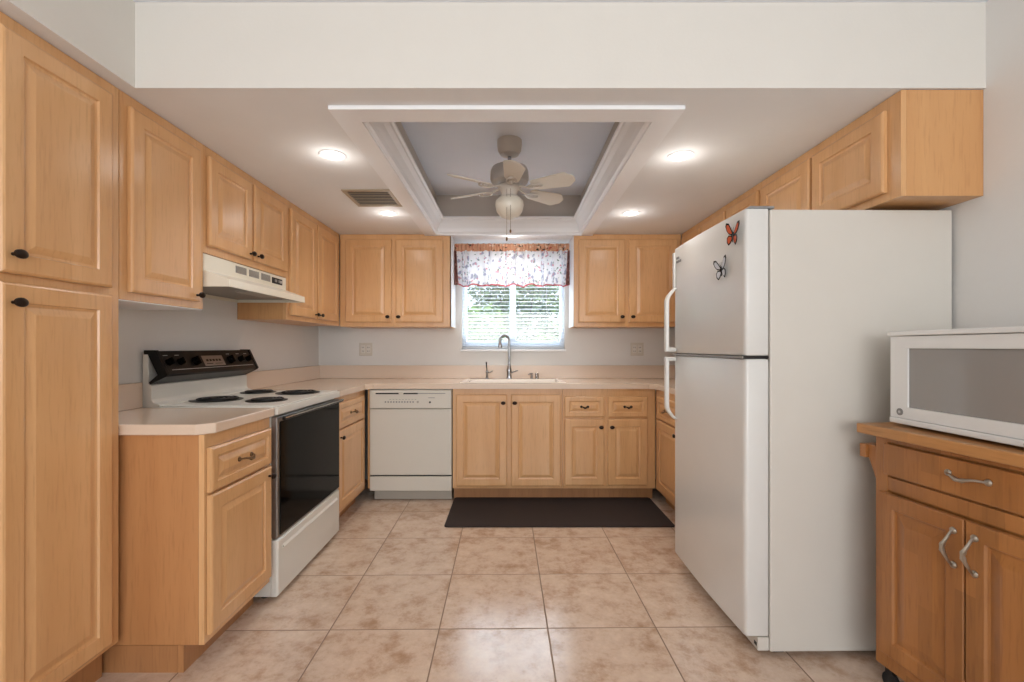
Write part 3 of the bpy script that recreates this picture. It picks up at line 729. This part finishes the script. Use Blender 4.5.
MB().box(W-.030, W-.012, -.046, -.0455, .036, .05).build('grille_clip', M['dark'], t)

# butterflies on the freezer door (front at x = .894)
def butterfly(name, label, y, z, mw, size, tilt):
    ro = thing(name, label, 'magnet', (FX-.1085+.002, y, z), -PI/2); ro.rotation_euler = (0, tilt, -PI/2)
    S = size
    up = [(0, .05), (.15, .35), (.55, .95), (.8, 1.0), (.85, .75), (.7, .4), (.45, .12), (.1, -.02)]
    lo = [(.02, -.02), (.45, .05), (.62, -.15), (.6, -.5), (.42, -.72), (.22, -.55), (.05, -.25)]
    for sgn in (-1, 1):
        for shp, nm in ((up, 'forewing'), (lo, 'hindwing')):
            b = MB(); pts = [(sgn*x*S, z_*S) for x, z_ in shp]; b.prism(pts, 'y', -.0035, -.0015)
            w_ = b.build(nm, M['black'], ro)
            cx_ = sum(p[0] for p in pts)/len(pts); cz_ = sum(p[1] for p in pts)/len(pts)
            b = MB(); b.prism([(cx_+(p[0]-cx_)*.72, cz_+(p[1]-cz_)*.72) for p in pts], 'y', -.0042, -.0036); b.build('wing_patch', M[mw], w_)
            w_.rotation_euler = (0, 0, .3 if sgn < 0 else 0)
    b = MB(); b.tube([(0, -.004, -.5*S), (0, -.005, -.1*S), (0, -.004, .28*S)], [.0015, .0035, .0025], 8)
    b.tube([(0, -.004, .28*S), (.18*S, -.006, .62*S)], .0006, 5); b.tube([(0, -.004, .28*S), (-.18*S, -.006, .62*S)], .0006, 5)
    b.build('body', M['black'], ro, smooth=True)
butterfly('butterfly_magnet', 'orange and black butterfly magnet, the upper one on the freezer door', 1.790, 1.624, 'orange', .052, .12)
butterfly('butterfly_magnet', 'pale butterfly magnet with black outlines, the lower one on the freezer door', 1.888, 1.504, 'palewing', .052, -.15)

# ------------------------------------------------------------------ kitchen cart + microwave
CA = -PI/2+math.atan(.0978)
t = thing('kitchen_cart', 'honey pine kitchen cart with drawer and two doors under the microwave', 'cart', (1.284, 1.60, 0), CA)
# local x 0..W toward the camera, +y toward the wall
W = .60; D = .34
b = MB()
b.box(0, .045, 0, D, .085, .878); b.box(W-.045, W, 0, D, .085, .878); b.box(.0455, W-.0455, .012, D, .12, .878)
b.box(.0455, W-.0455, .001, .0119, .085, .135); b.box(.0455, W-.0455, .001, .0119, .695, .742); b.box(.0455, W-.0455, .001, .0119, .86, .878)
b.build('body', M['pine'], t, bevel=.002)
b = MB(); b.box(-.035, W+.035, -.042, D+.005, .880, .914); b.build('top', M['pine_top'], t, bevel=.004)
o = MB().box(.034, W-.034, -.006, .0005, .75, .855).build('drawer', M['pine'], t, bevel=.003)
bail(o, W/2, -.006, .812, 'nickel', .105)
def cdoor(x0, x1, hx):
    b = MB(); z0, z1 = .142, .690; yb = .0005; tt = -.018
    b.panel(x0, x1, z0, z1, yb, [(0, tt+.003), (.003, tt), (.048, tt), (.052, tt+.007), (.058, tt+.009), (.085, tt+.003), (.09, tt+.002)])
    o = b.build('door', M['pine'], t); bail(o, hx, tt, .60, 'nickel', .10, True); return o
cdoor(.030, W/2-.002, W/2-.028); cdoor(W/2+.002, W-.030, W/2+.028)
b = MB()
for y in (.012, D-.04): b.prism([(-.001, .834), (-.001, .70), (-.012, .72), (-.040, .786), (-.040, .834)], 'y', y, y+.022)
b.box(-.066, -.0405, .0, D, .787, .834)
b.build('towel_bar', M['pine'], t, bevel=.002)
for x in (.03, W-.03):
    for y in (.03, D-.03):
        w_ = MB().box(x-.012, x+.012, y-.012, y+.012, .055, .0845).build('caster', M['dark'], t)
        MB().lathe([(.027, -.009), (.029, -.006), (.029, .006), (.027, .009)], (x, y, .0295), 'x' if False else 'y', 18).build('wheel', M['rubber'], w_)
t = thing('microwave_oven', 'white microwave oven with a grey see-through window on top of the pine cart', 'microwave', (1.348, 1.592, .9145), -PI/2+.018)
W = .62; D = .32; H_ = .308
b = MB(); b.box(0, W, .0, D, .010, H_); b.build('case', M['mw'], t, bevel=.006)
MB().box(-.003, W+.003, -.030, D+.001, H_+.0005, H_+.017).build('top_lid', M['mw'], t, bevel=.004)
o = MB()
# door frame with window opening
wx0_, wx1_, wz0_, wz1_ = .070, .47, .068, .266
o.box(.004, wx0_, -.022, -.0005, .030, H_-.002); o.box(wx1_, .495, -.022, -.0005, .030, H_-.002)
o.box(wx0_, wx1_, -.022, -.0005, .030, wz0_); o.box(wx0_, wx1_, -.022, -.0005, wz1_, H_-.002)
bmesh.ops.remove_doubles(o.bm, verts=o.bm.verts, dist=1e-5)
o = o.build('door', M['mw'], t)
MB().box(wx0_+.0005, wx1_-.0005, -.016, -.004, wz0_+.0005, wz1_-.0005).build('door_window', M['mwglass'], o)
MB().box(.003, W-.003, -.026, -.0005, .010, .0285).build('lower_band', M['mw'], t, bevel=.003)
pn = MB().box(.498, W-.003, -.022, -.0005, .030, H_-.002).build('control_panel', M['mw'], t, bevel=.003)
for i in range(4):
    for j in range(3): MB().box(.508+j*.036, .536+j*.036, -.025, -.0221, .07+i*.036, .096+i*.036).build('button', M['grey'], pn, bevel=.002)
bd = MB().lathe([(.012, -.0222), (.012, -.024), (.0105, -.0245), (.001, -.0245)], (.042, 0, .050), 'y', 24).build('badge', M['grey'], o, smooth=True)
b = MB(); b.lathe([(.0045, -.0246), (.0045, -.0252)], (.042, 0, .050), 'y', 16); b.build('badge_emblem', M['label'], bd)
MB().box(.415, .450, -.0285, -.0262, .014, .021).build('model_mark', M['grey'], t)
b = MB()
for x in (.04, W-.04):
    for y in (.04, D-.04): MB().lathe([(.012, 0), (.014, .0098)], (x, y, 0), seg=12).build('foot', M['dark'], t)

# ------------------------------------------------------------------ floor mat
b = MB(); pl = []
mx0, mx1, my0, my1 = -.437, 1.085, 2.985, 3.56
for cx_, cy_, a0 in ((mx1-.02, my1-.02, 0), (mx0+.02, my1-.02, 90), (mx0+.02, my0+.02, 180), (mx1-.02, my0+.02, 270)):
    for k in range(6):
        a = math.radians(a0+18*k); pl.append((cx_+.02*math.cos(a), cy_+.02*math.sin(a)))
b.prism(pl, 'z', .0005, .010); o = b.build('kitchen_mat', M['weave'], bevel=.003)
tag(o, 'long dark brown woven mat on the tiles in front of the sink cabinets', 'mat')

# ------------------------------------------------------------------ ceiling fan
t = thing('ceiling_fan', 'small white six-blade ceiling fan with bowl light hanging from the tray ceiling', 'ceiling fan', (-.006, 2.735, 1.80))
Z = lambda z: z-1.80
b = MB(); b.lathe([(.074, Z(2.4245)), (.074, Z(2.395)), (.070, Z(2.365)), (.055, Z(2.340)), (.028, Z(2.330)), (.02, Z(2.328))], seg=32); b.build('canopy', M['fanwhite'], t, smooth=True)
b = MB(); b.lathe([(.011, Z(2.335)), (.011, Z(2.285)), (.020, Z(2.282)), (.020, Z(2.27))], seg=16); b.build('downrod', M['chrome'], t, smooth=True)
b = MB(); b.lathe([(.02, Z(2.285)), (.07, Z(2.276)), (.105, Z(2.258)), (.114, Z(2.235)), (.116, Z(2.19)), (.108, Z(2.172)), (.085, Z(2.160)), (.06, Z(2.155))], seg=40); b.build('motor_housing', M['fangrey'], t, smooth=True)
b = MB(); b.lathe([(.062, Z(2.1545)), (.066, Z(2.14)), (.05, Z(2.118)), (.045, Z(2.09)), (.062, Z(2.083)), (.066, Z(2.075))], seg=32); b.build('light_fitter', M['fanwhite'], t, smooth=True)
b = MB(); b.lathe([(.070, Z(2.0745)), (.083, Z(2.06)), (.086, Z(2.035)), (.078, Z(2.0)), (.055, Z(1.97)), (.028, Z(1.958)), (.008, Z(1.953)), (.002, Z(1.948))], seg=36); b.build('glass_bowl', M['bowl'], t, smooth=True)
for k in range(6):
    a = math.radians(-86+60*k)
    ar = MB()
    ar.tube([(.055, 0, Z(2.150)), (.085, 0, Z(2.138)), (.115, 0, Z(2.128)), (.150, .0, Z(2.126))], [.008, .007, .006, .005], 8)
    ar.tube([(.120+.045+.045*math.cos(u), .028*math.sin(u), Z(2.126)) for u in [2*PI*i/20 for i in range(21)]], .005, 6)
    ar.tube([(.120+.045+.022*math.cos(u), .013*math.sin(u), Z(2.126)) for u in [2*PI*i/14 for i in range(15)]], .003, 6)
    br = ar.build('blade_bracket', M['fanwhite'], t, smooth=True, rot=(0, 0, a))
    # blade, pitched about its own length
    bl = MB(); pts = [(.145, -.034), (.165, -.044), (.355, -.062), (.366, -.058), (.405, -.022), (.409, .0), (.405, .022), (.366, .058), (.355, .062), (.165, .044), (.145, .034)]
    bl.prism(pts, 'z', .0, .006)
    o = bl.build('blade', M['fanblade'], t, bevel=.001, rot=(math.radians(-18), 0, a), loc=(0, 0, Z(2.132)))
    o.rotation_mode = 'XYZ'
for (x, y, zb) in ((.006, -.080, 1.872), (-.016, -.076, 1.826)):
    b = MB()
    b.tube([(x, y, Z(2.11)), (x, y, Z(zb))], .0012, 5); b.lathe([(.001, Z(zb)+.001), (.005, Z(zb)-.004), (.006, Z(zb)-.012), (.004, Z(zb)-.02), (.001, Z(zb)-.022)], (x, y, 0), seg=10)
    b.build('pull_chain', M['antique'], t)

# ------------------------------------------------------------------ downlights
for (x, y, lb) in ((-.862, 2.206, 'recessed ceiling light, front left, above the stove side'), (.828, 2.215, 'recessed ceiling light, front right, above the refrigerator side'),
                   (-.851, 3.161, 'recessed ceiling light beside the air vent at the far left'), (.837, 3.161, 'recessed ceiling light at the far right near the wall cabinets'),
                   (.012, 3.78, 'recessed ceiling light right above the sink window')):
    t = thing('recessed_light', 'round white '+lb, 'ceiling light', (x, y, CZ), 0, 'round recessed ceiling lights')
    b = MB(); b.lathe([(.047, -.0005), (.062, -.0005), (.063, -.003), (.054, -.006), (.046, -.004)], seg=32)
    b.build('trim_ring', M['trim'], t, smooth=True)
    b = MB(); b.lathe([(.044, -.0008), (.044, -.005), (.001, -.005)], seg=32); b.build('lens', M['lens'], t)
    lamp('recessed_lamp', 'SPOT', (x, y, CZ-.012), (0, 0, 0), 12.5, (1, .95, .89), spot_size=math.radians(138), spot_blend=.8, shadow_soft_size=.05)
    lamp('recessed_lamp_spill', 'POINT', (x, y, CZ-.07), (0, 0, 0), 0.55, (1, .96, .91), shadow_soft_size=.035)
# air vent
t = thing('air_vent', 'tan metal ceiling air vent with dark slats, left of the tray', 'air vent', (-.855, 2.84, CZ))
b = MB()
for (x0, x1, y0, y1) in ((-.146, .146, -.158, -.132), (-.146, .146, .132, .158), (-.146, -.122, -.132, .132), (.122, .146, -.132, .132)): b.box(x0, x1, y0, y1, -.008, -.0005)
b.build('frame', M['boxcase'], t, bevel=.002)
MB().box(-.1215, .1215, -.1315, .1315, -.0022, -.0006).build('duct_shade_plate', M['dark'], t)  # flat dark sheet imitates the shade inside the duct
for k in range(9):
    y = -.118+k*.0292
    b = MB(); b.prism([(y-.0006, -.0024), (y+.0006, -.0024), (y+.0016, -.0056), (y+.0004, -.0056)], 'x', -.121, .121); b.build('slat', M['boxcase'], t)

# ------------------------------------------------------------------ outlets
for x, lb in ((-1.296, 'pale wall outlet plate on the window wall, left of the window'), (1.134, 'pale wall outlet plate on the window wall, right of the window')):
    t = thing('wall_outlet', lb, 'outlet', (x, WB, 1.165), 0, 'wall outlets above the long countertop')
    b = MB(); b.panel(-.058, .058, -.058, .058, -.0005, [(0, -.004), (.004, -.006)]); b.build('cover_plate', M['almond'], t)
    for sx in (-.024, .024):
        o = MB().box(sx-.017, sx+.017, -.0085, -.0062, -.034, .034).build('socket', M['outlet'], t, bevel=.001)
        b = MB()
        for zz in (-.018, .016): b.box(sx-.008, sx-.005, -.0089, -.0086, zz-.006, zz+.006); b.box(sx+.005, sx+.008, -.0089, -.0086, zz-.006, zz+.006)
        b.build('slots', M['dark'], o)

# ------------------------------------------------------------------ blind and valance
t = thing('window_blind', 'white horizontal slat blind with open slats hanging in the window', 'blind', (.025, WB+.026, wz0))
hw = (wx1-wx0)/2-.006
b = MB(); zt = wz1-wz0
n = 24
for k in range(n):
    z = .03+k*(zt-.10)/n
    b.prism([(-.0185, z-.0035), (-.0185, z-.0022), (0, z+.0022), (.0185, z+.0022), (.0185, z+.0009), (0, z+.0009)], 'x', -hw, hw)
b.build('slats', M['blind'], t)
MB().box(-hw, hw, -.020, .020, zt-.045, zt-.002).build('headrail', M['blind'], t, bevel=.002)
MB().box(-hw, hw, -.012, .012, .006, .020).build('bottom_rail', M['blind'], t, bevel=.002)
b = MB()
for x in (-.3, 0, .3): b.box(x-.0012, x+.0012, -.0205, -.0195, .02, zt-.04)
b.build('ladder_cord', M['blind'], t)
t = thing('valance', 'floral gathered curtain valance with orange header across the top of the window', 'curtain', (.013, 3.995, 1.72))
hw = .502
folds = [-.43, -.385, -.20, -.055, .04, .10, .27, .36, .45]
def fy(u, v):   # u across 0..1, v 0 bottom..1 top
    x = -hw+2*hw*u
    y = .014*math.sin(u*2*PI*6.0+.6*math.sin(u*9))+.006*math.sin(u*2*PI*17+1)
    y *= (1.15-.45*v)
    for f_ in folds: y += .045*math.exp(-((x-f_)/.009)**2)*(1-.35*v)
    return x, y
def skirt(u, v):
    x, y = fy(u, v); z = .012+.298*v
    z += (1-v)*(.008*math.sin(u*2*PI*6+1)+.004*math.sin(u*50))
    return (x, y-.012, z)
MB().grid(skirt, 260, 24).build('skirt', M['fl_skirt'], t, smooth=True, recalc=False)
def hem(u, v):
    x, y = fy(u, 0); z = .0+.013*v + (.008*math.sin(u*2*PI*6+1)+.004*math.sin(u*50))
    return (x, y-.0135-.004*(1-v), z)
MB().grid(hem, 260, 2).build('hem_ruffle', M['fl_hem'], t, smooth=True, recalc=False)
def head(u, v):
    x = -hw+2*hw*u; y = .006*math.sin(u*2*PI*42)+.004*math.sin(u*2*PI*23)
    return (x, y-.016-.010*math.sin(PI*v), .302+.066*v+.002*math.sin(u*130)*v)
MB().grid(head, 300, 6).build('header', M['fl_head'], t, smooth=True, recalc=False)
for sx in (-1, 1):
    MB().grid(lambda u, v: (sx*(hw+.001-.034*u*(1.1-.5*v)), -.036-.010*math.sin(u*9), .004+.30*v), 12, 16).build('side_return', M['fl_dark'], t, smooth=True, recalc=False)
MB().tube([(-hw+.005, .012, .36), (hw-.005, .012, .36)], .006, 8).build('curtain_rod', M['trim'], t)
